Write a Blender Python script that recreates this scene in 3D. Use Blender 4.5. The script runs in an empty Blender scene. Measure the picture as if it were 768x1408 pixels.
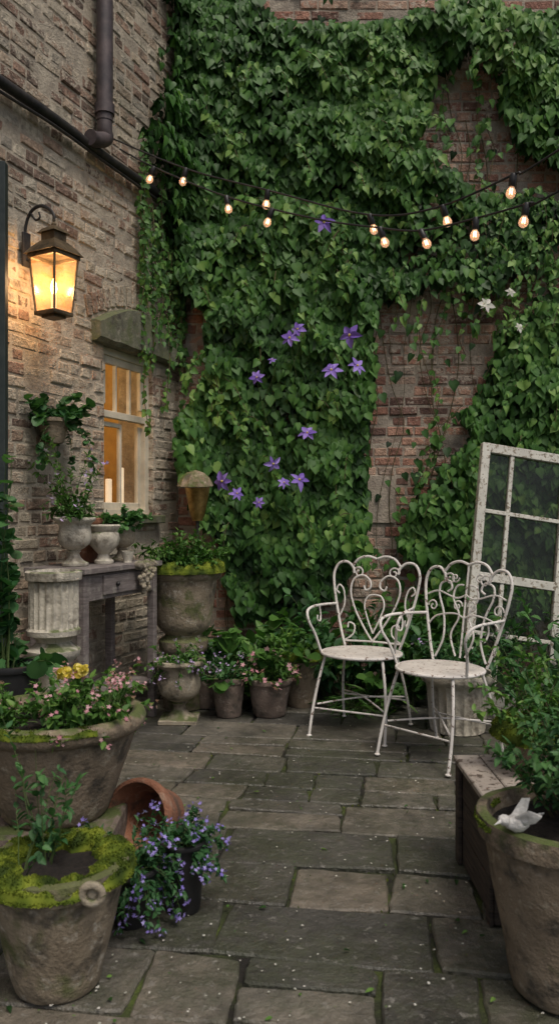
import bpy, math, random
import numpy as np
from mathutils import Vector, Matrix, noise as mnoise
random.seed(41); rng=np.random.default_rng(11)
scene=bpy.context.scene; col=scene.collection
R=random.uniform

# ------------------------------------------------------------------ materials
def newmat(name):
    m=bpy.data.materials.new(name); m.use_nodes=True
    nt=m.node_tree; b=nt.nodes['Principled BSDF']; return m,nt,b
def ramp(nt,fac,stops,interp='LINEAR'):
    r=nt.nodes.new('ShaderNodeValToRGB'); r.color_ramp.interpolation=interp
    e=r.color_ramp.elements
    while len(e)<len(stops): e.new(0.5)
    for i,(p,c) in enumerate(stops):
        e[i].position=p; e[i].color=(c,c,c,1) if isinstance(c,(int,float)) else (*c,1)
    nt.links.new(fac,r.inputs[0]); return r.outputs[0]
def mix(nt,fac,a,b,mode='MIX'):
    n=nt.nodes.new('ShaderNodeMix'); n.data_type='RGBA'; n.blend_type=mode
    for s,v in((n.inputs[0],fac),(n.inputs[6],a),(n.inputs[7],b)):
        if hasattr(v,'is_output'): nt.links.new(v,s)
        else: s.default_value=v if isinstance(v,(int,float)) else (*v,1)
    return n.outputs[2]
def mth(nt,op,a,b=0.0):
    n=nt.nodes.new('ShaderNodeMath'); n.operation=op
    for s,v in((n.inputs[0],a),(n.inputs[1],b)):
        if hasattr(v,'is_output'): nt.links.new(v,s)
        else: s.default_value=v
    return n.outputs[0]
def noi(nt,scale,detail=4,rough=.55,off=0.0,stretch=None):
    g=nt.nodes.new('ShaderNodeNewGeometry'); mp=nt.nodes.new('ShaderNodeMapping')
    mp.inputs['Location'].default_value=(off,off*1.7,off*.6)
    if stretch: mp.inputs['Scale'].default_value=stretch
    nt.links.new(g.outputs['Position'],mp.inputs[0])
    n=nt.nodes.new('ShaderNodeTexNoise'); n.inputs['Scale'].default_value=scale
    n.inputs['Detail'].default_value=min(detail,3); n.inputs['Roughness'].default_value=rough
    nt.links.new(mp.outputs[0],n.inputs['Vector']); return n.outputs['Fac']
def attr(nt,name):
    n=nt.nodes.new('ShaderNodeAttribute'); n.attribute_name=name; return n.outputs['Fac']
def bump(nt,b,h,strength,dist):
    n=nt.nodes.new('ShaderNodeBump'); n.inputs['Strength'].default_value=strength
    n.inputs['Distance'].default_value=dist; nt.links.new(h,n.inputs['Height'])
    nt.links.new(n.outputs[0],b.inputs['Normal'])
def upness(nt):
    g=nt.nodes.new('ShaderNodeNewGeometry'); s=nt.nodes.new('ShaderNodeSeparateXYZ')
    nt.links.new(g.outputs['Normal'],s.inputs[0]); return s.outputs[2]

def stone_mat(name,c1,c2,moss=.3,mosscol=(.07,.10,.02),light=(.45,.42,.35),dark=(.05,.045,.035),off=0.0,scale=7):
    m,nt,b=newmat(name)
    a=ramp(nt,noi(nt,scale,6,.65,off),[(.3,c1),(.7,c2)])
    sp=ramp(nt,noi(nt,scale*3.3,5,.7,off+3),[(.56,0.),(.68,.75)])
    a=mix(nt,sp,a,light)
    dk=ramp(nt,noi(nt,scale*1.5,6,.7,off+9),[(.5,0.),(.66,.8)])
    a=mix(nt,dk,a,dark)
    if moss>0:
        up=mth(nt,'MULTIPLY',mth(nt,'ADD',upness(nt),.45),.22)
        mm=mth(nt,'ADD',noi(nt,scale*1.1,5,.65,off+5),up)
        mk=ramp(nt,mm,[(.78-moss*.45,0.),(.92-moss*.45,.9)])
        a=mix(nt,mk,a,mosscol)
    nt.links.new(a,b.inputs['Base Color']); b.inputs['Roughness'].default_value=.9
    h=mth(nt,'ADD',noi(nt,90,3,.7,off),mth(nt,'MULTIPLY',noi(nt,18,3,.6,off),1.6))
    bump(nt,b,h,.8,.007); return m

def brick_mat(name,stops,limecol,lime_lo,darkcol=(.03,.028,.025),off=0,greenamt=.75,dk_lo=.5,bd=.007):
    m,nt,b=newmat(name)
    a=ramp(nt,attr(nt,'shade'),stops)
    n1=noi(nt,24,4,.72,off)
    v=ramp(nt,n1,[(.28,(.48,.48,.48)),(.72,(1.4,1.4,1.4))])
    a=mix(nt,.9,a,v,'MULTIPLY')
    l=ramp(nt,mth(nt,'ADD',mth(nt,'MULTIPLY',noi(nt,1.7,3,.5,off+2),.45),mth(nt,'MULTIPLY',noi(nt,20,4,.78,off+4),.55)),[(lime_lo,0.),(lime_lo+.06,.85)])
    a=mix(nt,l,a,limecol)
    d=ramp(nt,mth(nt,'ADD',mth(nt,'MULTIPLY',noi(nt,.9,3,.5,off+12),.6),mth(nt,'MULTIPLY',noi(nt,14,4,.7,off+7),.4)),[(dk_lo,0.),(dk_lo+.12,.7)])
    a=mix(nt,d,a,darkcol)
    if greenamt:
        g=ramp(nt,noi(nt,1.3,3,.6,off+21),[(.52,0.),(.68,.5*greenamt)])
        a=mix(nt,g,a,(.13,.125,.085))
    nt.links.new(a,b.inputs['Base Color']); b.inputs['Roughness'].default_value=.92
    h=mth(nt,'ADD',noi(nt,110,2,.7),mth(nt,'MULTIPLY',noi(nt,26,3,.65),2.0))
    bump(nt,b,h,.9,bd); return m

LB=[(0,(.15,.11,.085)),(.2,(.29,.18,.13)),(.42,(.37,.275,.20)),(.65,(.44,.365,.27)),(.85,(.50,.44,.34)),(1,(.30,.27,.225))]
M_brickL=brick_mat('weathered_buff_brick',LB,(.50,.44,.345),.50,off=1,darkcol=(.065,.06,.05),dk_lo=.53,greenamt=.8,bd=.010)
BB=[(0,(.14,.085,.068)),(.3,(.29,.14,.10)),(.6,(.38,.20,.14)),(.85,(.44,.29,.21)),(1,(.33,.27,.22))]
M_brickB=brick_mat('weathered_red_brick',BB,(.48,.41,.33),.53,off=40,dk_lo=.58,greenamt=0,bd=.009)
def mortar(name,c1,c2):
    m,nt,b=newmat(name)
    a=ramp(nt,noi(nt,9,4,.7),[(.3,c1),(.7,c2)]); nt.links.new(a,b.inputs['Base Color']); b.inputs['Roughness'].default_value=.95
    bump(nt,b,noi(nt,60,3,.75),1,.010); return m
M_mortL=mortar('old_lime_mortar',(.25,.215,.17),(.50,.44,.345))
M_mortB=mortar('dirty_mortar',(.22,.185,.15),(.46,.40,.32))

M_stone=stone_mat('weathered_stone',(.26,.22,.16),(.38,.335,.25),.14,off=2)
M_stoneM=stone_mat('mossy_stone',(.18,.145,.10),(.30,.25,.175),.50,(.085,.10,.03),off=8)
M_stoneD=stone_mat('dark_clay',(.13,.10,.08),(.22,.17,.14),.1,light=(.32,.27,.23),off=14)
M_stoneC=stone_mat('cream_stone',(.42,.39,.32),(.57,.53,.44),.05,light=(.65,.6,.5),dark=(.14,.12,.09),off=20)
M_terrW=stone_mat('aged_terracotta',(.18,.14,.095),(.29,.23,.16),.22,light=(.38,.34,.26),off=27)
M_terr=stone_mat('terracotta',(.18,.075,.042),(.28,.125,.07),0,light=(.30,.20,.14),off=31)
M_lintel=stone_mat('lintel_stone',(.095,.10,.07),(.18,.18,.125),.42,(.095,.11,.05),light=(.26,.25,.19),off=37)

def leafmat(name,stops,trans=.25,rough=.5):
    m,nt,b=newmat(name)
    a=ramp(nt,attr(nt,'shade'),stops)
    nt.links.new(a,b.inputs['Base Color']); b.inputs['Roughness'].default_value=rough
    b.inputs['Specular IOR Level'].default_value=.28
    t=nt.nodes.new('ShaderNodeBsdfTranslucent'); nt.links.new(mix(nt,1.,a,(1.2,1.5,.75),'MULTIPLY'),t.inputs[0])
    ms=nt.nodes.new('ShaderNodeMixShader'); ms.inputs[0].default_value=trans
    nt.links.new(b.outputs[0],ms.inputs[1]); nt.links.new(t.outputs[0],ms.inputs[2])
    nt.links.new(ms.outputs[0],nt.nodes['Material Output'].inputs[0]); return m
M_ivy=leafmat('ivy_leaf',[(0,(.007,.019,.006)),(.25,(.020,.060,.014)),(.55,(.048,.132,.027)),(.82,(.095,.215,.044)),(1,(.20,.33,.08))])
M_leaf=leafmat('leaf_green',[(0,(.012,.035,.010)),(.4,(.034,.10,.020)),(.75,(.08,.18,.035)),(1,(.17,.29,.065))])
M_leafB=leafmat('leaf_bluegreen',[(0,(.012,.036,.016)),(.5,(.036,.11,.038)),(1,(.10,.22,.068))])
M_moss=leafmat('moss',[(0,(.025,.045,.006)),(.5,(.095,.135,.012)),(1,(.23,.27,.03))],.1,.9)
def petal(name,c1,c2): return leafmat(name,[(0,c1),(1,c2)],.3,.5)
M_purple=petal('clematis_purple',(.17,.09,.46),(.38,.26,.74))
M_lobelia=petal('lobelia_blue',(.20,.15,.52),(.45,.38,.80))
M_pink=petal('pink_petal',(.50,.20,.26),(.75,.48,.50))
M_yellow=petal('yellow_petal',(.65,.50,.06),(.85,.72,.25))
M_white=petal('white_petal',(.5,.5,.45),(.75,.72,.68))
M_lilac=petal('lilac_petal',(.40,.28,.55),(.62,.50,.75))
def simple(name,c,rough=.6,metal=0,c2=None,sc=20,bs=.3,bd=.003):
    m,nt,b=newmat(name)
    a=ramp(nt,noi(nt,sc,4,.7),[(.35,c),(.68,c2 or tuple(x*1.5 for x in c))]); nt.links.new(a,b.inputs['Base Color'])
    b.inputs['Roughness'].default_value=rough; b.inputs['Metallic'].default_value=metal
    bump(nt,b,noi(nt,sc*4,3,.7),bs,bd); return m
M_stem=simple('stem',(.06,.045,.02),.8,c2=(.10,.09,.035))
M_stemg=simple('green_stem',(.05,.08,.02),.7)
M_soil=simple('soil',(.012,.009,.007),.95,c2=(.045,.033,.024),sc=70,bs=1,bd=.02)
M_iron=simple('black_iron',(.018,.018,.02),.5,.3,(.05,.045,.04))
M_pipe=simple('lead_pipe',(.045,.038,.042),.55,.2,(.11,.085,.085),sc=8)
M_green=simple('dark_green_paint',(.012,.022,.022),.5,0,(.03,.04,.038),sc=12)
M_plastic=simple('black_plastic',(.012,.012,.013),.45)
M_bronze=simple('aged_bronze',(.06,.045,.028),.5,.6,(.19,.14,.08),sc=14)
M_brass=simple('old_brass',(.22,.13,.04),.4,.7,(.5,.33,.12),sc=18)
def paint(name,c,rust,lo):
    m,nt,b=newmat(name)
    n=noi(nt,38,4,.75); k=ramp(nt,n,[(lo,0.),(lo+.04,1.)])
    base=ramp(nt,noi(nt,9,3,.6),[(.3,c),(.7,tuple(x*.72 for x in c))])
    r=ramp(nt,noi(nt,90,3,.6),[(.3,rust),(.7,tuple(x*2.2 for x in rust))])
    nt.links.new(mix(nt,k,base,r),b.inputs['Base Color']); b.inputs['Roughness'].default_value=.6
    bump(nt,b,k,-.5,.002); return m
M_white_paint=paint('chipped_white_paint',(.76,.73,.68),(.08,.048,.034),.60)
M_seatp=paint('chipped_seat_paint',(.66,.62,.56),(.13,.085,.06),.59)
M_win=paint('peeling_white_wood',(.60,.59,.52),(.13,.11,.08),.545)
M_sash=paint('sash_paint',(.66,.60,.47),(.25,.17,.09),.68)
def wood(name,c1,c2,stretch=(3,3,30),spot=.6):
    m,nt,b=newmat(name)
    n=noi(nt,3,4,.7,0,stretch); a=ramp(nt,n,[(.3,c1),(.7,c2)])
    if spot:
        sp=ramp(nt,noi(nt,14,4,.7),[(.55,0.),(.63,spot)]); a=mix(nt,sp,a,(.28,.26,.23))
    nt.links.new(a,b.inputs['Base Color']); b.inputs['Roughness'].default_value=.85
    bump(nt,b,n,.6,.004); return m
M_wood=wood('weathered_grey_wood',(.10,.085,.08),(.22,.19,.18))
M_woodD=wood('dark_damp_wood',(.016,.013,.010),(.085,.062,.045),(2,2,34),0)
M_woodTop=paint('worn_painted_wood',(.42,.37,.32),(.06,.045,.035),.55)

def slab_mat():
    m,nt,b=newmat('flagstone')
    a=ramp(nt,attr(nt,'shade'),[(0,(.050,.049,.044)),(.4,(.086,.082,.070)),(.75,(.122,.113,.094)),(1,(.150,.130,.105))])
    v=ramp(nt,noi(nt,4,4,.78),[(.28,(.40,.42,.40)),(.72,(1.52,1.48,1.42))]); a=mix(nt,.95,a,v,'MULTIPLY')
    g=ramp(nt,mth(nt,'ADD',mth(nt,'MULTIPLY',noi(nt,1.4,3,.6,6),.6),mth(nt,'MULTIPLY',noi(nt,22,4,.7,2),.4)),[(.46,0.),(.60,.75)])
    a=mix(nt,g,a,(.050,.056,.032))
    w=ramp(nt,noi(nt,30,4,.75,11),[(.60,0.),(.68,.5)]); a=mix(nt,w,a,(.25,.24,.215))
    nt.links.new(a,b.inputs['Base Color'])
    nt.links.new(ramp(nt,noi(nt,4,3,.6,9),[(.35,.30),(.65,.70)]),b.inputs['Roughness'])
    h=mth(nt,'ADD',mth(nt,'MULTIPLY',noi(nt,6,3,.6),2.4),noi(nt,45,3,.75)); bump(nt,b,h,.8,.013); return m
M_slab=slab_mat()
def ground_mat():
    m,nt,b=newmat('joint_soil_moss')
    a=ramp(nt,noi(nt,4,4,.7),[(.38,(.012,.010,.007)),(.50,(.028,.036,.010)),(.68,(.065,.09,.015))])
    nt.links.new(a,b.inputs['Base Color']); b.inputs['Roughness'].default_value=.95; bump(nt,b,noi(nt,80,3,.7),1,.012); return m
M_ground=ground_mat()
def emis(name,c,s):
    m,nt,b=newmat(name); b.inputs['Base Color'].default_value=(*c,1); b.inputs['Emission Color'].default_value=(*c,1)
    b.inputs['Emission Strength'].default_value=s; return m
M_flame=emis('flame',(1,.62,.25),14)
M_fil=emis('filament',(1,.58,.26),12)
M_candle=emis('candle_wax',(.95,.75,.5),.7)
def glass(name,c,tr,rough=.08,dirt=.0,em=None,spec=.8):
    m,nt,b=newmat(name); b.inputs['Base Color'].default_value=(*c,1); b.inputs['Roughness'].default_value=rough
    b.inputs['Specular IOR Level'].default_value=spec
    if em: b.inputs['Emission Color'].default_value=(*em[0],1); b.inputs['Emission Strength'].default_value=em[1]
    t=nt.nodes.new('ShaderNodeBsdfTransparent'); ms=nt.nodes.new('ShaderNodeMixShader')
    f=ramp(nt,noi(nt,6,4,.7),[(.35,max(0,tr-dirt)),(.7,min(1,tr+dirt))])
    nt.links.new(f,ms.inputs[0]); nt.links.new(b.outputs[0],ms.inputs[1]); nt.links.new(t.outputs[0],ms.inputs[2])
    nt.links.new(ms.outputs[0],nt.nodes['Material Output'].inputs[0]); return m
M_gwin=glass('window_glass',(.05,.04,.03),.80,.05,.08)
M_glant=glass('lantern_glass',(.60,.32,.12),.72,.25,.12,((1,.52,.18),.45))
M_gbulb=glass('bulb_glass',(.8,.6,.45),.60,.1,.02,((1,.62,.40),.42))
M_gold=glass('dirty_glass',(.012,.016,.011),.42,.04,.12,None,.45)
M_room=simple('ochre_plaster',(.50,.33,.12),.9,c2=(.64,.46,.18),sc=5)

# ------------------------------------------------------------------ mesh helpers
def obj(name,verts,faces,mat,parent=None,smooth=False,shade=None,sharp=40,loc=None,rot=None):
    me=bpy.data.meshes.new(name); me.from_pydata([tuple(map(float,v)) for v in verts],[],faces)
    if shade is not None:
        a=me.attributes.new('shade','FLOAT','POINT'); a.data.foreach_set('value',np.asarray(shade,dtype=np.float32))
    if smooth:
        me.polygons.foreach_set('use_smooth',[True]*len(me.polygons)); me.set_sharp_from_angle(angle=math.radians(sharp))
    me.materials.append(mat); me.update()
    o=bpy.data.objects.new(name,me); col.objects.link(o)
    if parent: o.parent=parent
    if loc: o.location=loc
    if rot: o.rotation_euler=rot
    return o
def empty(name,loc,label=None,cat=None,group=None,rot=None,scale=None):
    e=bpy.data.objects.new(name,None); e.empty_display_size=.1; col.objects.link(e); e.location=loc
    if label: e['label']=label; e['category']=cat
    if group: e['group']=group
    if rot: e.rotation_euler=rot
    if scale: e.scale=scale
    return e
def tag(o,label=None,cat=None,kind=None,group=None):
    if label:o['label']=label
    if cat:o['category']=cat
    if kind:o['kind']=kind
    if group:o['group']=group
    return o
import itertools
class B:  # mesh buffer
    def __init__(s): s.v=[]; s.f=[]; s.s=[]
    def add(s,v,f,sh=.5):
        o=len(s.v); s.v+= [tuple(x) for x in v]; s.f+=[tuple(i+o for i in q) for q in f]; s.s+=[sh]*len(v)
    def box(s,c,d,M=None,bev=.003,jit=0,sh=.5):
        x,y,z=[q/2 for q in d]; b=min(bev,x*.4,y*.4,z*.4); vs=[]; idx={}
        for sx,sy,sz in itertools.product((-1,1),repeat=3):
            for k in range(3):
                p=[sx*x,sy*y,sz*z]
                for a in range(3):
                    if a!=k: p[a]-= (sx,sy,sz)[a]*b
                idx[(sx,sy,sz,k)]=len(vs); vs.append(p)
        F=[]
        for k in range(3):
            a,b2=[i for i in range(3) if i!=k]
            for sg in(-1,1):
                q=[]
                for (p1,p2) in((-1,-1),(1,-1),(1,1),(-1,1)):
                    t=[0,0,0]; t[k]=sg; t[a]=p1; t[b2]=p2; q.append(idx[(*t,k)])
                F.append(q)
            for p1 in(-1,1):
                for p2 in(-1,1):
                    t1=[0,0,0];t1[a]=p1;t1[b2]=p2;t1[k]=-1;t2=list(t1);t2[k]=1
                    F.append([idx[(*t1,a)],idx[(*t2,a)],idx[(*t2,b2)],idx[(*t1,b2)]])
        for t in itertools.product((-1,1),repeat=3): F.append([idx[(*t,k)] for k in range(3)])
        V=[]; cen=Vector(c)
        for p in vs:
            q=Vector(p)+Vector((R(-jit,jit),R(-jit,jit),R(-jit,jit)))
            if M: q=M@q
            V.append(q+cen)
        s.add(V,F,sh)
    def tube(s,pts,r,n=8,sh=.5,smooth=True,caps=True):
        P=[Vector(p) for p in pts]
        if smooth and len(P)>2: P=catmull(P)
        m=len(P); rr=r if callable(r) else (lambda t:r)
        T=[(P[min(i+1,m-1)]-P[max(i-1,0)]).normalized() for i in range(m)]
        u=Vector((0,0,1)) if abs(T[0].z)<.9 else Vector((1,0,0))
        u=(u-T[0]*u.dot(T[0])).normalized(); V=[];F=[]
        for i in range(m):
            u=(u-T[i]*u.dot(T[i])); 
            if u.length<1e-6: u=T[i].orthogonal()
            u.normalize(); w=T[i].cross(u); ra=rr(i/(m-1))
            for k in range(n):
                a=2*math.pi*k/n; V.append(P[i]+(u*math.cos(a)+w*math.sin(a))*ra)
        for i in range(m-1):
            for k in range(n):
                k2=(k+1)%n; F.append((i*n+k,i*n+k2,(i+1)*n+k2,(i+1)*n+k))
        if caps: F.append(tuple(range(n))[::-1]); F.append(tuple((m-1)*n+k for k in range(n)))
        s.add(V,F,sh)
    def lathe(s,prof,n=40,c=(0,0,0),flute=None,jit=0,sh=.5,M=None,sub=3):
        pr=[]
        for i in range(len(prof)-1):
            (r0,z0),(r1,z1)=prof[i],prof[i+1]; L=math.hypot(r1-r0,z1-z0); k=max(1,min(8,int(L/.03)))
            for j in range(k): pr.append((r0+(r1-r0)*j/k,z0+(z1-z0)*j/k))
        pr.append(prof[-1]); V=[];F=[]; c=Vector(c)
        for (r,z) in pr:
            for k in range(n):
                a=2*math.pi*k/n; rr=r
                if flute:
                    cnt,amp,za,zb=flute
                    if za<=z<=zb and r>0: rr=r-amp*abs(math.cos(a*cnt/2))
                p=Vector((rr*math.cos(a),rr*math.sin(a),z))
                if jit and r>0:
                    d=mnoise.noise(p*9+c*7)*jit+mnoise.noise(p*28+c*3)*jit*.5; p.x*=1+d/max(r,.05); p.y*=1+d/max(r,.05); p.z+=d*.4
                if M: p=M@p
                V.append(p+c)
        m=len(pr)
        for i in range(m-1):
            for k in range(n):
                k2=(k+1)%n; F.append((i*n+k,i*n+k2,(i+1)*n+k2,(i+1)*n+k))
        s.add(V,F,sh)
    def blob(s,c,rad,n=10,jit=.1,sh=.5,M=None):
        V=[];F=[];c=Vector(c); m=n*2
        for i in range(n+1):
            th=math.pi*i/n
            for k in range(m):
                a=2*math.pi*k/m; p=Vector((math.sin(th)*math.cos(a),math.sin(th)*math.sin(a),math.cos(th)))
                p*=1+jit*mnoise.noise(p*2+c*5); p=Vector((p.x*rad[0],p.y*rad[1],p.z*rad[2]))
                if M:p=M@p
                V.append(p+c)
        for i in range(n):
            for k in range(m):
                k2=(k+1)%m; F.append((i*m+k,(i+1)*m+k,(i+1)*m+k2,i*m+k2))
        s.add(V,F,sh)
    def make(s,name,mat,parent=None,smooth=False,**kw):
        return obj(name,s.v,s.f,mat,parent,smooth,shade=s.s,**kw)
def catmull(P,k=6):
    out=[]; n=len(P)
    for i in range(n-1):
        p0=P[max(i-1,0)];p1=P[i];p2=P[i+1];p3=P[min(i+2,n-1)]
        for j in range(k):
            t=j/k; out.append(.5*((2*p1)+(p2-p0)*t+(2*p0-5*p1+4*p2-p3)*t*t+(3*p1-p0-3*p2+p3)*t**3))
    out.append(P[-1]); return out

# ------------------------------------------------------------------ leaves
def fan(outline,c,fold=.35,curl=-.15):
    V=[(c[0],c[1],0)]+[(u,v,abs(u)*fold+curl*v*v) for u,v in outline]; V[0]=(c[0],c[1],curl*c[1]**2)
    n=len(outline); return np.array(V),np.array([(0,1+i,1+(i+1)%n) for i in range(n)])
TPL={'ivy':fan([(0,0.02),(-.2,-.05),(-.38,.14),(-.42,.32),(-.29,.60),(0,1),(.29,.60),(.42,.32),(.38,.14),(.2,-.05)],(0,.35),.3,-.22),
 'oval':fan([(0,0),(-.24,.22),(-.27,.5),(-.15,.8),(0,1),(.15,.8),(.27,.5),(.24,.22)],(0,.48)),
 'round':fan([(0,0.06),(-.3,-.05),(-.52,.3),(-.42,.7),(-.15,.92),(.15,.92),(.42,.7),(.52,.3),(.3,-.05)],(0,.4),.25,-.1),
 'blade':fan([(0,0),(-.07,.3),(-.06,.7),(0,1),(.06,.7),(.07,.3)],(0,.5),.4,-.4)}
def star(n,inner,outer,cup=.15):
    o=[]
    for i in range(2*n):
        a=math.pi*i/n; r=outer if i%2==0 else inner; o.append((r*math.sin(a),r*math.cos(a)))
    V=[(0,0,0)]+[(u,v,cup*math.hypot(u,v)) for u,v in o]; m=len(o)
    return np.array(V),np.array([(0,1+i,1+(i+1)%m) for i in range(m)])
TPL['star5']=star(5,.26,.5)
def nrm(a): return a/np.maximum(np.linalg.norm(a,axis=-1,keepdims=True),1e-9)
class Lv:
    def __init__(s): s.P=[];s.N=[];s.D=[];s.S=[];s.C=[]
    def add(s,p,n,d,size,c): s.P.append(tuple(p));s.N.append(tuple(n));s.D.append(tuple(d));s.S.append(size);s.C.append(c)
    def make(s,name,tpl,mat,parent=None):
        T,F=TPL[tpl]; P=np.array(s.P,float);N=nrm(np.array(s.N,float));D=nrm(np.array(s.D,float));S=np.array(s.S)[:,None,None]
        X=nrm(np.cross(D,N)); N=np.cross(X,D); k=len(T); n=len(P)
        cu=rng.uniform(.2,2.2,(n,1,1)); asp=rng.uniform(.75,1.15,(n,1,1))
        V=P[:,None]+S*(asp*T[None,:,0:1]*X[:,None]+T[None,:,1:2]*D[:,None]+cu*T[None,:,2:3]*N[:,None])
        FF=(F[None]+ (np.arange(n)*k)[:,None,None]).reshape(-1)
        me=bpy.data.meshes.new(name); me.vertices.add(n*k); me.vertices.foreach_set('co',V.reshape(-1).astype(np.float32))
        nf=n*len(F); me.loops.add(nf*3); me.loops.foreach_set('vertex_index',FF.astype(np.int32))
        me.polygons.add(nf); me.polygons.foreach_set('loop_start',np.arange(0,nf*3,3,dtype=np.int32))
        me.update(calc_edges=True)
        a=me.attributes.new('shade','FLOAT','POINT')
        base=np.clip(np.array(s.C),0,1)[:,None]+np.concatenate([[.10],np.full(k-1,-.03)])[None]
        a.data.foreach_set('value',np.clip(base,0,1).reshape(-1).astype(np.float32))
        me.polygons.foreach_set('use_smooth',[True]*nf); me.materials.append(mat); me.update()
        o=bpy.data.objects.new(name,me); col.objects.link(o)
        if parent:o.parent=parent
        return o
def rv(s=1.): return Vector((R(-s,s),R(-s,s),R(-s,s)))
def branchy(base,k,L,spread,size,per,arch=.6,lv=None,st=None,fl=None,flsize=.02,flp=.5,sh=(.2,.8),r=.003,lean=(0,0,0),radius=.03,minL=.5,flc=1):
    lv=lv or Lv(); base=Vector(base)
    for i in range(k):
        a=R(0,2*math.pi); t=spread*math.sqrt(R(0.02,1)); d=Vector((math.sin(t)*math.cos(a),math.sin(t)*math.sin(a),math.cos(t)))+Vector(lean)
        p=base+Vector((math.cos(a),math.sin(a),0))*radius*R(0,1); ln=L*R(minL,1); st_=ln/7; pts=[p.copy()]
        for j in range(7):
            d=(d+Vector((0,0,-arch*.14*(.5+t)))+rv(.12)).normalized(); p=p+d*st_; pts.append(p.copy())
        if st is not None: st.tube(pts,lambda q:r*(1.1-q*.8),5,smooth=False)
        for j in range(per):
            q=R(.18,1)*7; n=min(int(q),6); pp=pts[n].lerp(pts[n+1],q-n); sd=(pts[n+1]-pts[n]).normalized()
            D=(sd*.5+rv(1)+Vector((0,0,-.1))).normalized(); N=(Vector((0,0,1))+rv(.5)+ (pp-base)*.8)
            hgt=(q/7)
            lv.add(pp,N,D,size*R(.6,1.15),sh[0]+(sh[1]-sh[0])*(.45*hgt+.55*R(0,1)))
        if fl is not None and R(0,1)<flp:
            for _ in range(flc):
                fl.add(pts[-1]+rv(flsize*.9 if flc>1 else .004)+Vector((0,0,.006)),Vector((0,0,.8))+rv(.6)+(pts[-1]-base),rv(1),flsize*R(.75,1.2),R(0,1))
    return lv

def pot_prof(Rr,H,rb,rim=.04,th=.02):
    return [(0,0),(rb*.94,0),(rb,.008),(rb+(Rr*.92-rb)*.5,(H-rim)*.48),(Rr*.93,H-rim),(Rr*.995,H-rim+.004),(Rr*1.015,H-rim*.5),(Rr,H-.004),(Rr-.008,H),(Rr-th,H),(Rr-th-.006,H-.03),(Rr-th-.008,H-.05),(0,H-.05)]
def urn_prof(Rr,H):
    q=[(0,0),(.62,0),(.64,.02),(.64,.06),(.52,.085),(.42,.11),(.27,.18),(.23,.25),(.27,.28),(.33,.30),(.28,.32),(.5,.37),(.72,.45),(.8,.56),(.78,.68),(.74,.80),(.78,.86),(.92,.91),(1.,.94),(1.,.985),(.96,1.),(.84,1.),(.78,.95),(.76,.88),(0,.88)]
    return [(a*Rr,b*H) for a,b in q]
def soil(parent,r,z):
    b=B(); V=[];n=20
    V.append((0,0,z+.012))
    for ring in(1,2,3,4):
        for k in range(n):
            a=2*math.pi*k/n; rr=r*ring/4; V.append((rr*math.cos(a),rr*math.sin(a),z+.012*(1-ring/4)+R(-.006,.008)))
    F=[(0,1+k,1+(k+1)%n) for k in range(n)]
    for ring in range(3):
        for k in range(n):
            F.append((1+ring*n+k,1+(ring+1)*n+k,1+(ring+1)*n+(k+1)%n,1+ring*n+(k+1)%n))
    b.add(V,F); return b.make('soil',M_soil,parent,True,sharp=80)
def moss_on_ring(parent,Rr,z,w,h,n=3500,a0=0,a1=2*math.pi,size=.0075):
    b=B(); lv=Lv(); K=110; J=14
    def pt(a,t):
        th=math.pi*t; nz=.65+.55*mnoise.noise(Vector((math.cos(a)*2.6,math.sin(a)*2.6,z*9)))+.35*mnoise.noise(Vector((math.cos(a)*8,math.sin(a)*8,t*3)))+.15*mnoise.noise(Vector((math.cos(a)*20,math.sin(a)*20,t*7)))
        wi=w if t<.5 else w*(1+1.1*mnoise.noise(Vector((math.cos(a)*3+5,math.sin(a)*3,z*3))))
        rr=Rr+wi*math.cos(th)*(0.8+.35*nz); return Vector((rr*math.cos(a),rr*math.sin(a),z-.012+h*nz*math.sin(th)-(.35*w if t<.12 else 0)-(.5*h if t>.9 else 0)))
    V=[];F=[];S=[]
    for i in range(K+1):
        a=a0+(a1-a0)*i/K
        for j in range(J):
            q=pt(a,j/(J-1)); V.append(q); S.append(.42+.9*mnoise.noise(q*24))
    for i in range(K):
        for j in range(J-1): F.append((i*J+j,(i+1)*J+j,(i+1)*J+j+1,i*J+j+1))
    b.v=[tuple(q) for q in V]; b.f=F; b.s=[min(1,max(0,q)) for q in S]
    for i in range(int(n*1.7)):
        a=R(a0,a1); t=R(0,1); p=pt(a,t); out=Vector((math.cos(a)*math.cos(math.pi*t),math.sin(a)*math.cos(math.pi*t),math.sin(math.pi*t)+.25))
        lv.add(p-out*.003,rv(1),out+rv(.6),size*R(.5,1.3),.45+.9*mnoise.noise(p*24)+R(-.2,.25))
    o=b.make('moss',M_moss,parent,True,sharp=180)
    t=lv.make('moss_tufts','oval',M_moss,o); t['kind']='stuff'; return o

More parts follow.
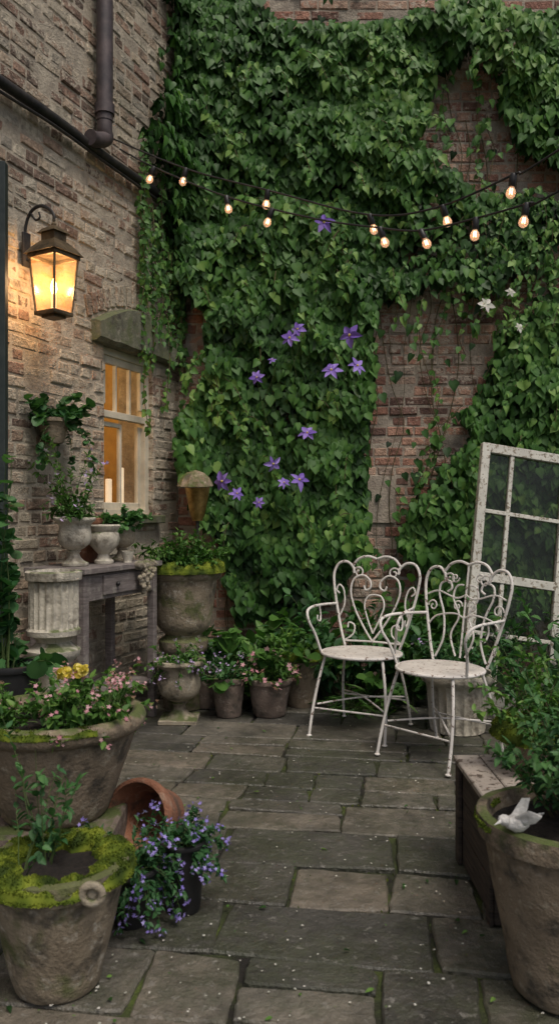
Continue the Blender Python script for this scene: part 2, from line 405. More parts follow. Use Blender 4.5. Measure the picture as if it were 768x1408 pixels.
# ------------------------------------------------------------------ ground + paving
bg=B(); bg.add([(-40,-40,-.016),(40,-40,-.016),(40,40,-.016),(-40,40,-.016)],[(0,1,2,3)])
tag(bg.make('ground',M_ground),kind='structure')
CX,CY=-.745,5.9; SL=.405
UL=Vector((-.375,-.927,0)); NL=Vector((.927,-.375,0)); OL=Vector((CX,CY,0))
def Lp(u,d,z): return OL+UL*u+NL*d+Vector((0,0,z))
pv=B(); v=-1.2; row=0; ang=math.radians(-8); ca,sa=math.cos(ang),math.sin(ang)
while v<7.2:
    hh=R(.17,.34) ; u=-5+R(0,.4)
    while u<5.2:
        w=min(max(hh*R(.8,2.3),.22),.62); splits=[(u,u+w,v,v+hh)]
        if hh>.28 and R(0,1)<.35:
            m=R(.38,.62)*hh; splits=[(u,u+w,v,v+m),(u,u+w,v+m,v+hh)]
        elif w>.40 and hh>.25 and R(0,1)<.35:
            m=R(.4,.6)*w; splits=[(u,u+m,v,v+hh),(u+m,u+w,v,v+hh*.55),(u+m,u+w,v+hh*.55,v+hh)]
        for (a,b_,c,d) in splits:
            cx,cy=(a+b_)/2,(c+d)/2; X=cx*ca-cy*sa; Y=cx*sa+cy*ca
            if Y>CY+.1 or X< CX-SL*(CY-Y)-.25: continue
            g=R(.003,.010); o=[]
            A,Bb,C,D=a+g,b_-g,c+g,d-g; cr=R(.005,.024)
            k1,k2,k3,k4=[R(-.022,.022) for _ in range(4)]
            def line(p,q,k):
                for i in range(k):
                    t=(i+.0)/k; x_=p[0]+(q[0]-p[0])*t; y_=p[1]+(q[1]-p[1])*t
                    fx=(x_-A)/(Bb-A); fy=(y_-C)/(D-C)
                    o.append((x_+R(-.004,.004)+(k1*(1-fx)+k2*fx)*(fy-.5),y_+R(-.004,.004)+(k3*(1-fy)+k4*fy)*(fx-.5)))
            line((A+cr,C),(Bb-cr,C),7); line((Bb-cr*.2,C+cr*.2),(Bb,C+cr),1); line((Bb,C+cr),(Bb,D-cr),5); line((Bb-cr*.2,D-cr*.2),(Bb-cr,D),1)
            line((Bb-cr,D),(A+cr,D),7); line((A+cr*.2,D-cr*.2),(A,D-cr),1); line((A,D-cr),(A,C+cr),5); line((A+cr*.2,C+cr*.2),(A+cr,C),1)
            z0=R(-.007,.002); tx,ty=R(-.012,.012),R(-.012,.012); n=len(o); V=[]; W2=(b_-a)/2; H2=(d-c)/2
            for (ins,zz) in((0,-.03),(0,-.006),(.006,0.)):
                for (x,y) in o:
                    x2=cx+(x-cx)*(1-ins/(W2+.01)); y2=cy+(y-cy)*(1-ins/(H2+.01))
                    V.append((x2*ca-y2*sa,x2*sa+y2*ca,z0+zz+(x2-cx)*tx+(y2-cy)*ty))
            F=[tuple(2*n+i for i in range(n))]
            for r_ in(0,1):
                for i in range(n): F.append((r_*n+i,r_*n+(i+1)%n,(r_+1)*n+(i+1)%n,(r_+1)*n+i))
            pv.add(V,F,R(0,1))
        u+=w
    v+=hh; row+=1
tag(pv.make('pavement',M_slab,None,False),kind='structure')
lit=Lv(); lit2=Lv()
for i in range(760):
    y=1.7+3.9*R(0,1)**1.2; x=R(-.36,.36)*y; g=R(0,1)<.55
    (lit if g else lit2).add((x,y,.006),Vector((0,0,1))+rv(.25),Vector((R(-1,1),R(-1,1),0)),R(.004,.009) if (g or R(0,1)<.7) else R(.014,.028),R(0,1))
o=lit.make('fallen_petals','round',M_white); tag(o,'small pale petals and grit scattered over flagstones','petals','stuff')
o=lit2.make('leaf_litter','oval',M_leaf); tag(o,'small fallen green leaves on the paving','leaves','stuff')

# ------------------------------------------------------------------ brick walls
def bricks(name,O,U,Nn,L,z0,z1,holes,mat,parent,course=.075,blen=.218,prj=.009,jt=.012,rough=1.):
    b=B(); flip=U.cross(Vector((0,0,1))).dot(Nn)<0; z=z0; row=0
    while z<z1:
        u=-R(0,.2); ch=course*R(.95,1.05); head=(row%3==1)
        while u<L:
            w=(blen*R(.88,1.06)) if not head else blen*.5*R(.9,1.1)
            if not head and R(0,1)<.22: w*=R(.45,.7)
            segs=[(max(u,0),min(u+w-jt,L))]
            for (a,c,p,q) in holes:
                if z+ch*.6>p and z+ch*.4<q:
                    ns=[]
                    for (s,e) in segs:
                        if e<=a or s>=c: ns.append((s,e))
                        else:
                            if s<a: ns.append((s,a))
                            if e>c: ns.append((c,e))
                    segs=ns
            for (s,e) in segs:
                if e-s<.025: continue
                zz0,zz1=z,z+ch-jt; p=prj*R(.2,1.)
                if R(0,1)<.11: p=-.006+R(0,.006)
                if R(0,1)<.05: p+=.007
                j=.0035*rough; C=[]
                base=[(s,zz0),(e,zz0),(e,zz1),(s,zz1)]; base=[(x+R(-j,j),y+R(-j,j)) for x,y in base]
                ct=((s+e)/2,(zz0+zz1)/2)
                for (ins,dp) in((0,-.03),(0,p-.006),(.007,p)):
                    for (x,y) in base:
                        x2=x-math.copysign(ins,x-ct[0]); y2=y-math.copysign(ins,y-ct[1])
                        C.append(O+U*x2+Nn*(dp+(R(-.0025,.0025)*rough if ins else 0))+Vector((0,0,y2)))
                F=[(8,9,10,11)]+[(r_*4+i,r_*4+(i+1)%4,(r_+1)*4+(i+1)%4,(r_+1)*4+i) for r_ in(0,1) for i in range(4)]
                if flip: F=[f[::-1] for f in F]
                b.add(C,F,R(0,1))
            u+=w
        z+=ch; row+=1
    return b.make(name,mat,parent,False)
def slabbox(b,O,U,Nn,u0,u1,z0,z1,th):
    P=[]
    for d in(0,-th):
        for (u,z) in((u0,z0),(u1,z0),(u1,z1),(u0,z1)): P.append(O+U*u+Nn*d+Vector((0,0,z)))
    b.add(P,[(0,1,2,3),(7,6,5,4),(0,4,5,1),(1,5,6,2),(2,6,7,3),(3,7,4,0)])
HT=6.6
house=empty('brick_house',Lp(3,0,0),'old buff brick house wall with lit sash window','house')
def wchild(o,par):
    o.parent=par; o.matrix_parent_inverse=Matrix.Translation(par.location).inverted(); return o
Wu0,Wu1,Wz0,Wz1=.36,.95,1.2,2.28
b=B()
slabbox(b,OL,UL,NL,-.3,Wu0,-.1,HT,.28); slabbox(b,OL,UL,NL,Wu1,6.2,-.1,HT,.28)
slabbox(b,OL,UL,NL,Wu0,Wu1,-.1,Wz0,.28); slabbox(b,OL,UL,NL,Wu0,Wu1,Wz1,HT,.28)
wchild(b.make('wall',M_mortL),house)
wchild(bricks('brickwork',OL,UL,NL,6.2,0,HT,[(Wu0,Wu1,Wz0,Wz1+.03),(.06,1.08,2.28,2.5)],M_brickL,None,jt=.014,blen=.205,course=.073,rough=1.35),house)
wchild(bricks('window_reveal',OL+UL*(Wu0)+NL*0.004,-NL,UL,.07,Wz0,Wz1,[],M_brickL,None),house)
b=B(); n=14; V=[];F=[]
for i in range(n+1):
    t=i/n; u=.06+1.03*t; top=2.36+.20*math.sin(math.pi*(.06+.88*t)); 
    for d in(-.1,.045,.075):
        for zz in((2.272,top) if d<.06 else (2.29,top-.016)): V.append(Lp(u,d,zz+R(-.004,.004)))
for i in range(n):
    a=i*6;c=a+6
    F+=[(a+4,c+4,c+5,a+5),(a+2,c+2,c+4,a+4),(a+5,c+5,c+3,a+3),(a,c,c+2,a+2),(a+3,c+3,c+1,a+1)]
F+=[(0,2,4,5,3,1),tuple(n*6+i for i in(0,2,4,5,3,1))]
b.add(V,F); wchild(b.make('lintel',M_lintel),house)
MU=Matrix(((UL.x,NL.x,0),(UL.y,NL.y,0),(0,0,1)))
b=B()
for i in range(18):
    t=i/17; u=.06+1.03*t; top=2.38+.20*math.sin(math.pi*(.06+.88*t)); tl=(t-.5)*.55
    b.box(Lp(u+(t-.5)*.06,-.012,top+.06),(.05,.05,.13),MU@Matrix.Rotation(tl,3,'Y'),.006,.002,R(.1,1))
wchild(b.make('brick_arch',M_brickL),house)
win=empty('window',(0,0,0)); wchild(win,house)
def wbox(b,u,z,du,dz,d=-.10,dd=.05,**k): b.box(Lp(u,d+.06,z),(du,dd,dz),MU,**k)
b=B(); uc=(Wu0+Wu1)/2; H=Wz1-Wz0; zc=(Wz0+Wz1)/2; W=Wu1-Wu0
wbox(b,Wu0+.025,zc,.05,H-.004,-.125,.07); wbox(b,Wu1-.025,zc,.05,H-.004,-.125,.07); wbox(b,uc,Wz1-.03,W-.1,.05,-.125,.07); wbox(b,uc,Wz0+.02,W-.1,.035,-.125,.07)
b.make('frame',M_sash,win)
b=B(); zm=Wz0+.62*H-.02
wbox(b,uc,zm,W-.1,.045,-.115,.045); wbox(b,uc,Wz1-.08,W-.1,.05,-.12,.03)
for q in(-1,1): wbox(b,uc+q*(W/2-.07),(zm+Wz1)/2,.035,Wz1-zm-.13,-.12,.03)
for q in(-.5,.5): wbox(b,uc+q*(W-.1)/3*1.,(zm+Wz1)/2-.02,.018,Wz1-zm-.09,-.12,.028)
b.make('upper_sash',M_sash,win)
b=B()
for q in(-1,1): wbox(b,uc+q*(W/2-.068),(Wz0+zm)/2,.036,zm-Wz0-.09,-.14,.03)
wbox(b,uc,(Wz0+zm)/2,.022,zm-Wz0-.1,-.14,.028); wbox(b,uc,Wz0+.06,W-.1,.045,-.14,.03); wbox(b,uc+.13,zm-.06,.24,.03,-.139,.026)
b.make('lower_sash',M_sash,win)
b=B(); P=[Lp(Wu0+.05,-.078,Wz0+.04),Lp(Wu1-.05,-.078,Wz0+.04),Lp(Wu1-.05,-.078,Wz1-.05),Lp(Wu0+.05,-.078,Wz1-.05)]; b.add(P,[(0,1,2,3)]); b.make('glass',M_gwin,win)
b=B(); wbox(b,uc,Wz0-.03,W+.12,.055,-.07,.16,bev=.006); b.make('sill',M_lintel,win)
b=B(); P=[Lp(u,d,z) for u in(-.1,1.7) for d in(-.285,-1.3) for z in(.7,2.6)]
b.add(P,[(0,1,3,2),(4,6,7,5),(2,3,7,6),(0,2,6,4),(1,5,7,3)])
wchild(b.make('interior_room',M_room),house)
for k,(uu,dd_,hh) in enumerate([(.50,-.17,.32),(.60,-.20,.24)]):
    c=empty('candle' if k==0 else 'candle.001',Lp(uu,dd_,Wz0+.0),'cream pillar candle standing behind the window glass','candle',group='candles behind the window')
    b=B(); b.lathe([(0,0),(.022,0),(.022,hh),(.018,hh+.004),(0,hh-.004)],20); b.make('wax',M_candle,c,True)
    b=B(); b.tube([(0,0,hh-.004),(0,0,hh+.014)],.0015,6); b.make('wick',M_iron,c)

gw=empty('garden_wall',(2,CY,0),'tall old red brick garden wall behind climbing vines','wall')
OB=Vector((CX,CY,0)); UB=Vector((1,0,0)); NB=Vector((0,-1,0))
b=B(); slabbox(b,OB,UB,NB,-.3,5.2,-.1,HT,.3); wchild(b.make('wall',M_mortB),gw)
wchild(bricks('brickwork',OB,UB,NB,5.2,0,HT,[(1.32,1.60,1.13,1.50)],M_brickB,None,prj=.010,jt=.014,rough=1.2),gw)
b=B(); b.box((CX+1.46,CY-.002,1.315),(.26,.03,.35),None,.008,.006); wchild(b.make('stone_block',M_mortB),gw)

# ------------------------------------------------------------------ pipes
dp=empty('drainpipe',Lp(1.07,.09,3.5),'dark cast iron drainpipe on upper brick wall','drainpipe')
b=B(); b.tube([(0,0,.1),(0,0,3.1)],.050,20,smooth=False); b.make('pipe',M_pipe,dp,True)
b=B(); b.tube([(0,0,.16),(0,0,.05),(-UL.x*.01,-UL.y*.01,.0),(UL.x*.09-.0,UL.y*.09,-.05),(UL.x*.15,UL.y*.15,-.06)],.046,20); b.make('elbow',M_pipe,dp,True)
for zz in(.14,1.35):
    b=B(); b.tube([(0,0,zz),(0,0,zz+.06)],.060,20,smooth=False); b.make('collar',M_pipe,dp,True)
wc=B(); pts=[]
for i in range(14):
    u=6-i*.45; pts.append(Lp(u,.05,3.42+.008*math.sin(i*2.1)))
wc.tube(pts,.030,12); 
cp=empty('wall_conduit',Lp(3,.05,3.42),'thick black conduit running level along buff brick wall','pipe'); wchild(wc.make('conduit',M_iron,None,True),cp)
wc=B(); wc.tube([p+NL*.01+Vector((0,0,-.05+.012*math.sin(i*1.3))) for i,p in enumerate(pts)],.009,8); wchild(wc.make('cable',M_iron,None,True),cp)

dr=empty('open_door',(-1.68,3.62,0),'narrow dark green glazed door leaf standing ajar','door')
b=B()
for x in(.03,.42): b.box((x,0,1.4),(.055,.045,2.8))
for z in(.12,1.0,1.9,2.77): b.box((.225,0,z),(.34,.04,.09))
b.make('frame',M_green,dr)
b=B(); b.add([(.06,.004,.16),(.39,.004,.16),(.39,.004,2.73),(.06,.004,2.73)],[(0,1,2,3)]); b.make('glass',M_gold,dr)

# ------------------------------------------------------------------ wall lantern
ln=empty('wall_lantern',(-1.18,4.19,2.24),'lit bronze carriage lantern bracketed to brick wall','lantern',rot=(0,0,math.radians(-30)),scale=(.78,.72,.92))
b=B()
for sx in(-1,1):
    for sy in(-1,1):
        b.tube([(sx*.085,sy*.085,.03),(sx*.115,sy*.115,.335)],.0085,6,smooth=False)
b.box((0,0,.018),(.19,.19,.022)); b.box((0,0,0.003),(.12,.12,.02))
for s_ in(-1,1):
    b.box((s_*.116,0,.34),(.022,.258,.022)); b.box((0,s_*.116,.34),(.258,.022,.022))
def pyr(b,w0,z0,w1,z1):
    V=[(sx*w0,sy*w0,z0) for sx,sy in((-1,-1),(1,-1),(1,1),(-1,1))]+[(sx*w1,sy*w1,z1) for sx,sy in((-1,-1),(1,-1),(1,1),(-1,1))]
    b.add(V,[(0,1,5,4),(1,2,6,5),(2,3,7,6),(3,0,4,7),(0,3,2,1),(4,5,6,7)])
pyr(b,.145,.352,.11,.39); pyr(b,.11,.39,.066,.43); pyr(b,.060,.43,.060,.475); pyr(b,.080,.475,.055,.50); pyr(b,.055,.50,.018,.52)
b.lathe([(0,.51),(.014,.51),(.018,.53),(.008,.54),(.012,.555),(0,.565)],12)
b.make('frame',M_bronze,ln)
b=B()
for a in range(4):
    c,s_=round(math.cos(a*math.pi/2)),round(math.sin(a*math.pi/2)); q=[(-.082,.084,.035),(.082,.084,.035),(.110,.113,.33),(-.110,.113,.33)]
    b.add([(x*c-y*s_,x*s_+y*c,z) for x,y,z in q],[(0,1,2,3)])
b.make('glass',M_glant,ln)
b=B(); b.lathe([(0,.03),(.018,.03),(.018,.13),(0,.13)],16); b.make('candle_tube',M_candle,ln,True)
b=B(); b.lathe([(0,.13),(.014,.135),(.025,.16),(.019,.19),(.007,.215),(0,.235)],16); b.make('flame',M_flame,ln,True)
b=B(); b.box((-.262,0,.42),(.02,.075,.20),None,.01); b.tube([(-.26,0,.36),(-.18,0,.34),(-.15,0,.36)],.008,8)
b.tube([(-.26,0,.40),(-.27,0,.54),(-.22,0,.63),(-.13,0,.655),(-.04,0,.62),(0,0,.58),(0,0,.55)],.011,8)
b.tube([(-.22,0,.63),(-.17,0,.58),(-.13,0,.59),(-.14,0,.62)],.007,8)
b.make('bracket',M_iron,ln,True)
def plight(name,loc,w,c,rad=.03):
    l=bpy.data.lights.new(name,'POINT'); l.energy=w; l.color=c; l.shadow_soft_size=rad
    o=bpy.data.objects.new(name,l); col.objects.link(o); o.location=loc; return o
plight('lantern_light',(-1.18,4.19,2.41),19,(1,.58,.26),.03)
plight('room_light',Lp(1.1,-.75,2.2),17,(1,.68,.33),.1)

# ------------------------------------------------------------------ string lights
def interp(P,x):
    C=catmull([Vector(p) for p in P],8)
    for a,b_ in zip(C,C[1:]):
        if a.x<=x<=b_.x: return a.lerp(b_,(x-a.x)/max(b_.x-a.x,1e-6))
    return C[-1]
A=[(-1.085,5.1,3.61),(-.56,4.81,3.284),(-.057,4.495,3.026),(.453,4.12,2.752),(.758,3.86,2.69),(1.042,3.57,2.726),(1.187,3.40,2.76),(2.3,2.1,3.2)]
Bc=[(-1.007,5.06,3.515),(-.771,4.93,3.345),(-.309,4.66,3.058),(.181,4.33,2.81),(.504,4.08,2.67),(.691,3.92,2.60),(.895,3.73,2.585),(1.10,3.5,2.575),(1.187,3.4,2.585),(2.3,2.0,2.9)]
for nm,P,xs in(('string_lights',A,[-.56,-.065,.462,.78,1.042,1.5]),('string_lights',Bc,[-.771,-.309,-.04,.51,.691,.91,1.085,1.5])):
    e=empty(nm,P[0],'black festoon cable with warm globe bulbs across courtyard','string lights','festoon strings across the courtyard')
    b=B(); b.tube([Vector(p)-Vector(P[0]) for p in P],.0052,7); b.make('cable',M_iron,e,True)
    for x in xs:
        q=interp(P,x)-Vector(P[0]); M=Matrix.Rotation(R(-.25,.25),3,'X')@Matrix.Rotation(R(-.4,.4),3,'Y')
        b=B(); b.lathe([(0,.006),(.012,.004),(.016,-.005),(.0165,-.048),(.014,-.052),(0,-.052)],14,M=M); so=b.make('socket',M_plastic,e,True); so.location=q
        b=B(); b.lathe([(.011,-.050),(.012,-.056),(.019,-.066),(.0225,-.080),(.0185,-.094),(.008,-.102),(0,-.103)],18,M=M); g=b.make('bulb',M_gbulb,e,True); g.location=q
        b=B(); b.tube([M@Vector(p) for p in((-.004,0,-.058),(-.006,0,-.084),(0,.003,-.070),(.006,0,-.084),(.004,0,-.058))],.0018,6); f=b.make('filament',M_fil,g)

# ------------------------------------------------------------------ ivy
def inpoly(x,y,P):
    c=False; j=len(P)-1
    for i in range(len(P)):
        if (P[i][1]>y)!=(P[j][1]>y) and x<(P[j][0]-P[i][0])*(y-P[i][1])/(P[j][1]-P[i][1])+P[i][0]: c=not c
        j=i
    return c
MAIN=[(-.84,5.8),(-.3,5.0),(-.12,4.80),(.19,4.70),(.6,4.66),(.926,4.84),(1.35,4.84),(2.02,4.92),(3.6,5.0),(3.6,3.7),(2.15,3.72),(1.78,3.80),(1.64,4.05),(1.62,4.34),(1.36,4.45),(1.14,4.38),(1.06,3.95),(1.12,3.7),(1.3,3.56),(1.56,3.50),(1.9,3.48),(2.19,3.4),(2.2,2.92),(1.7,2.98),(1.55,2.82),(1.1,2.86),(.86,2.78),(.70,2.72),(.66,2.3),(.64,1.66),(.61,1.03),(.5,.66),(.1,.45),(-.3,.42),(-.44,.9),(-.6,1.2),(-.70,1.66),(-.66,2.2),(-.50,2.38),(-.44,2.62),(-.62,2.75),(-.81,3.0),(-.95,3.45),(-.86,4.1)]
RIGHT=[(3.4,3.3),(2.05,3.05),(1.72,2.62),(1.62,2.4),(1.46,2.16),(1.36,1.98),(1.42,1.72),(1.20,1.55),(1.0,1.2),(.88,.93),(1.1,.5),(3.4,.5)]
iv=Lv(); ivs=B()
def wallpt(x,z,off):
    if x<CX+.02:
        y=(x+3.13)/SL; return Vector((x,y,z))+NL*off, NL
    blend=max(0,1-(x-CX)/.35)
    return Vector((x,CY-off-blend*.10,z)), Vector((.5*blend,-1,0))
cnt=0
def nz(x,z,s,o=0): return mnoise.noise(Vector((x*s+o,z*s-o,o*.3)))
while cnt<40000:
    x=R(-1.0,2.7); z=R(.4,5.3); jx=x+.10*nz(x,z,2.6,3)+.06*nz(x,z,8,7); jz=z+.12*nz(x,z,2.4,9)+.06*nz(x,z,8,2)
    inm=inpoly(jx,jz,MAIN); inr=inpoly(jx,jz,RIGHT)
    if not (inm or inr):
        if R(0,1)>.012: continue
        if x<.6 and z<4.5: continue
    if x>2.3 and R(0,1)<.6: continue
    d=nz(x,z,3.6,5)
    dens=.95+.9*d
    thin = (z>2.7 and z<3.5 and x>.85) 
    if thin: dens-=.45+.7*nz(x,z,3,12)
    if inr and z>1.9: dens-=.35
    if R(0,1)>max(.15,dens): continue
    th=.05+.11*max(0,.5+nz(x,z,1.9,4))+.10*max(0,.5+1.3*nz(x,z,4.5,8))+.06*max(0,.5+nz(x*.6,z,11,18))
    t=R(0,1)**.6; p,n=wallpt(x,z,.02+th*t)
    N=n+Vector((0,0,.50+.45*R(-1,1)))+rv(.38)
    D=Vector((R(-.75,.75),0,-1))+n*R(.1,.6)
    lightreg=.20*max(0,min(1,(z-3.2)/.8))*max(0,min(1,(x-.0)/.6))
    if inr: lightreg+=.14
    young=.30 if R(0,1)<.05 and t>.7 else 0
    iv.add(p,N,D,R(.046,.090),.02+.54*t**1.3+R(-.18,.2)+.24*nz(x,z,2.2,20)+lightreg+young); cnt+=1  # deeper leaves coloured darker: older growth, plus inner shade painted into their tone
ivy=empty('climbing_ivy',(.3,5.85,0),'dense dark green ivy climbing the red brick wall','ivy')
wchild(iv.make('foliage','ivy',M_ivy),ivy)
sh=Lv(); 
def shoot(pts,per=.035,size=.06,stemr=.003,side=None,shd=(.4,.95)):
    C=catmull([Vector(p) for p in pts],8); ivs.tube(C,stemr,5,smooth=False)
    for a,b_ in zip(C,C[1:]):
        L=(b_-a).length; k=int(L/per)+(1 if R(0,1)<(L/per)%1 else 0)
        for i in range(k):
            p=a.lerp(b_,R(0,1))+rv(.018); sh.add(p,Vector((0,-1,.5))+rv(.5),Vector((R(-1,1),-.2,-.8))+rv(.3),size*R(.6,1.2),R(*shd))
for i in range(34):
    x=R(-.6,2.8); z=R(.1,.6); pts=[]; zt=R(3.0,5.0)
    while z<zt: pts.append((x,CY-.02-R(0,.02),z)); z+=.3; x+=R(-.10,.10)
    if len(pts)>2: ivs.tube(pts,R(.002,.0045),6)
for (x0,z0,x1,z1,k) in[(1.16,2.9,1.12,1.85,.04),(1.02,2.9,1.08,2.1,.12),(1.35,2.95,1.30,2.35,.08),(.86,2.9,.80,2.3,.12),(1.62,2.9,1.5,2.2,.045),(1.80,3.0,1.65,2.4,.05),(1.95,3.1,1.9,2.4,.05),(1.45,3.7,1.30,2.9,.04),(1.2,4.4,1.25,3.6,.05),(1.42,4.5,1.5,3.5,.045),(1.55,4.1,1.48,3.5,.05),(.9,1.0,1.15,1.75,.03),(1.2,.9,1.35,1.7,.03),(1.2,1.9,.98,1.35,.05),(.95,.9,.85,1.4,.045),(1.3,2.0,1.05,1.6,.05)]:
    pts=[(x0+(x1-x0)*t+R(-.05,.05),CY-.08-R(0,.06),z0+(z1-z0)*t) for t in(0,.2,.4,.6,.8,1)]
    shoot(pts,k,.058)
for i in range(26):
    u=R(.02,.62); z0=R(2.9,3.9)-.25*u; z1=z0-R(.35,1.15); 
    if u<.2: z1-=.3
    pts=[Lp(u+R(-.03,.03),.05+R(0,.05),z0+(z1-z0)*t) for t in(0,.25,.5,.75,1)]
    shoot(pts,.022,.044,shd=(.35,.9))
for i in range(420):
    u=R(0,.42); z=R(3.0,4.9); 
    if u>.12+.3*(.5+.5*nz(u,z,3,2)): continue
    sh.add(Lp(u,.03+R(0,.12),z),NL+rv(.5)+Vector((0,0,.5)),Vector((0,0,-1))+rv(.5)+NL*.3,R(.045,.08),R(.2,.75))
for i in range(110):
    x=R(-.6,.6) if i%2 else R(.2,2.2); z=R(1.0,4.6)
    if not (inpoly(x,z,MAIN) or inpoly(x,z,RIGHT)): continue
    y=CY-.18; a=R(-1,1); L=R(.15,.32)
    shoot([(x,y,z),(x+.3*a*L,y-.07,z+.05*L),(x+.7*a*L,y-.11,z-.25*L),(x+a*L,y-.12,z-L*.8)],.022,.062,shd=(.5,1))
for i in range(34):
    x=R(.8,2.1); z=R(2.6,3.5); a=R(-1,1)
    shoot([(x,CY-.12,z),(x+.15*a,CY-.2,z+.06),(x+.3*a,CY-.24,z-.05),(x+.38*a,CY-.2,z-.22)],.035,.050,.002,shd=(.6,1))
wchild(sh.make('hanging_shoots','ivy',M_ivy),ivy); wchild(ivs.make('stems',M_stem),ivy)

# clematis flowers
cl=empty('clematis',(.1,5.5,0),'clematis with violet star flowers threaded through ivy','clematis')
cs=B()
CF=[(.305,3.20,1.0),(.125,2.47,.8),(.07,2.41,.95),(.48,2.43,1.15),(.355,2.19,1.0),(.53,2.22,.95),(-.05,2.26,.45),(-.155,2.14,.7),(.19,1.76,.85),(-.045,1.55,.85),(-.39,1.43,1.0),(-.29,1.345,.7),(.135,1.44,1.0),(.03,1.42,.65),(-.14,1.285,.55)]
for i,(x,z,s) in enumerate(CF):
    lvf=Lv(); p=Vector((x,5.47,z)); n=Vector((R(-.7,.7),-1,R(-.1,.9))).normalized(); u=n.orthogonal().normalized(); w=n.cross(u); k=6 if i%3 else 5
    a0=R(0,6)
    for j in range(k):
        a=a0+2*math.pi*j/k+R(-.15,.15); D=u*math.cos(a)+w*math.sin(a)+n*R(-.2,.3)
        lvf.add(p,n,D,.080*s*R(.85,1.1),R(0,1))
    o=lvf.make('flower' if i==0 else 'flower.%03d'%i,'oval',M_purple); wchild(o,cl)
    b=B(); b.blob(p+n*.006,(.008*s,.008*s,.008*s),5); c=b.make('stamens',M_yellow); c.parent=o
    cs.tube([p-n*.004,p-n*.06+Vector((0,0,-.05)),Vector((x+R(-.1,.1),5.6,z-.3))],.0018,5)
for (x,z) in((1.43,2.66),(1.6,2.75),(1.66,2.5)):
    lvf=Lv(); p=Vector((x,5.55,z)); n=Vector((.2,-1,.3)).normalized(); u=n.orthogonal().normalized(); w=n.cross(u)
    for j in range(6): a=2*math.pi*j/6+R(-.2,.2); lvf.add(p,n,u*math.cos(a)+w*math.sin(a),.07*R(.7,1.1)*(1 if x<1.5 else .6),R(0,1))
    wchild(lvf.make('pale_flower','oval',M_white),cl)
wchild(cs.make('stems',M_stemg),cl)

# ------------------------------------------------------------------ potted plants
def plant(name,loc,label,cat,prof,potmat,soilrz=None,flutes=None,group=None,n=44,jit=.004):
    e=empty(name,loc,label,cat,group); b=B(); b.lathe(prof,n,flute=flutes,jit=jit)
    pot=b.make('pot',potmat,e,True,sharp=50)
    if soilrz: soil(e,*soilrz)
    return e,pot
def foliage(e,tpl,mat,flmat=None,ftpl='star5',stemmat=None,sets=()):
    lv=Lv(); st=B(); f=Lv() if flmat else None
    for q in sets: branchy(lv=lv,st=st,fl=f,**q)
    lv.make('foliage',tpl,mat,e)['kind']='stuff'; st.make('stems',stemmat or M_stemg,e)['kind']='stuff'
    if f and f.P: f.make('flowers',ftpl,flmat,e)['kind']='stuff'
    return lv

e,p=plant('planter',(-.575,2.08,0),'round weathered stone pot with thick moss rim and seedling','planter',pot_prof(.182,.325,.110,.055,.022),M_stoneM,soilrz=(.16,.29))
moss_on_ring(e,.150,.315,.044,.036,9000)
b=B(); rc=Vector((.125,-.155,.300)); 
b.tube([rc+Vector((.024*math.cos(a),-.004*math.sin(a),.024*math.sin(a))) for a in [2*math.pi*i/12 for i in range(13)]],.010,10); b.blob(rc+Vector((0,.012,0)),(.02,.014,.02),8); b.make('ring_handle',M_stone,p,True)
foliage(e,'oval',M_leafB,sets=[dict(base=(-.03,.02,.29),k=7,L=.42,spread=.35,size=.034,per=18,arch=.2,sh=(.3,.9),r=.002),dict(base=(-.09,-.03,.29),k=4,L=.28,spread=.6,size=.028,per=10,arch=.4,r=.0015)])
b=B(); b.box((0,0,.085),(.46,.42,.17),None,.012,.003); o=b.make('stone_plinth',M_stoneD,None,loc=(-.78,2.80,0)); tag(o,'rough square stone plinth under the wide stone bowl','plinth')
bowl=[(0,0),(.17,0),(.18,.01),(.22,.12),(.255,.22),(.275,.29),(.29,.295),(.305,.31),(.31,.335),(.30,.355),(.282,.36),(.265,.35),(.255,.31),(0,.31)]
e,p=plant('planter',(-.78,2.80,.172),'wide weathered stone bowl of mixed pink and yellow flowers','planter',bowl,M_terrW,soilrz=(.255,.315),n=56)
moss_on_ring(e,.285,.352,.026,.022,2600,a0=math.radians(165),a1=math.radians(310))
lv=Lv();st=B();f1=Lv()
branchy((0,0,.32),85,.22,1.25,.036,26,.5,lv,st,f1,.018,.8,(.25,.95),.002,radius=.22,flc=5)
branchy((.16,-.05,.33),14,.20,.5,.02,6,.1,lv,st,f1,.016,1,(.4,.9),.002,radius=.08,flc=9)
lv.make('foliage','oval',M_leaf,e)['kind']='stuff'; st.make('stems',M_stemg,e)['kind']='stuff'; f1.make('pink_flowers','star5',M_pink,e)['kind']='stuff'
for c in((.10,-.06,.50),(.055,-.09,.495)):
    y2=Lv()
    for i in range(70):
        d=rv(1).normalized(); d.z=abs(d.z); y2.add(Vector(c)+d*.012,d,rv(1),.026*R(.7,1.1),R(0,1))
    y2.make('yellow_flower','round',M_yellow,e)
Mt=Matrix.Rotation(math.radians(-22),3,'Z')@Matrix.Rotation(math.radians(74),3,'X')
e=empty('terracotta_pot',(-.465,2.88,.13),'empty dark terracotta pot lying tipped on its side','flower pot')
b=B(); pr=pot_prof(.128,.22,.08,.045,.014)[:-3]+[(.10,.16),(.066,.014),(0,.014)]
b.lathe([(r,z-.12) for r,z in pr],40,M=Mt); b.make('pot',M_terr,e,True,sharp=50)
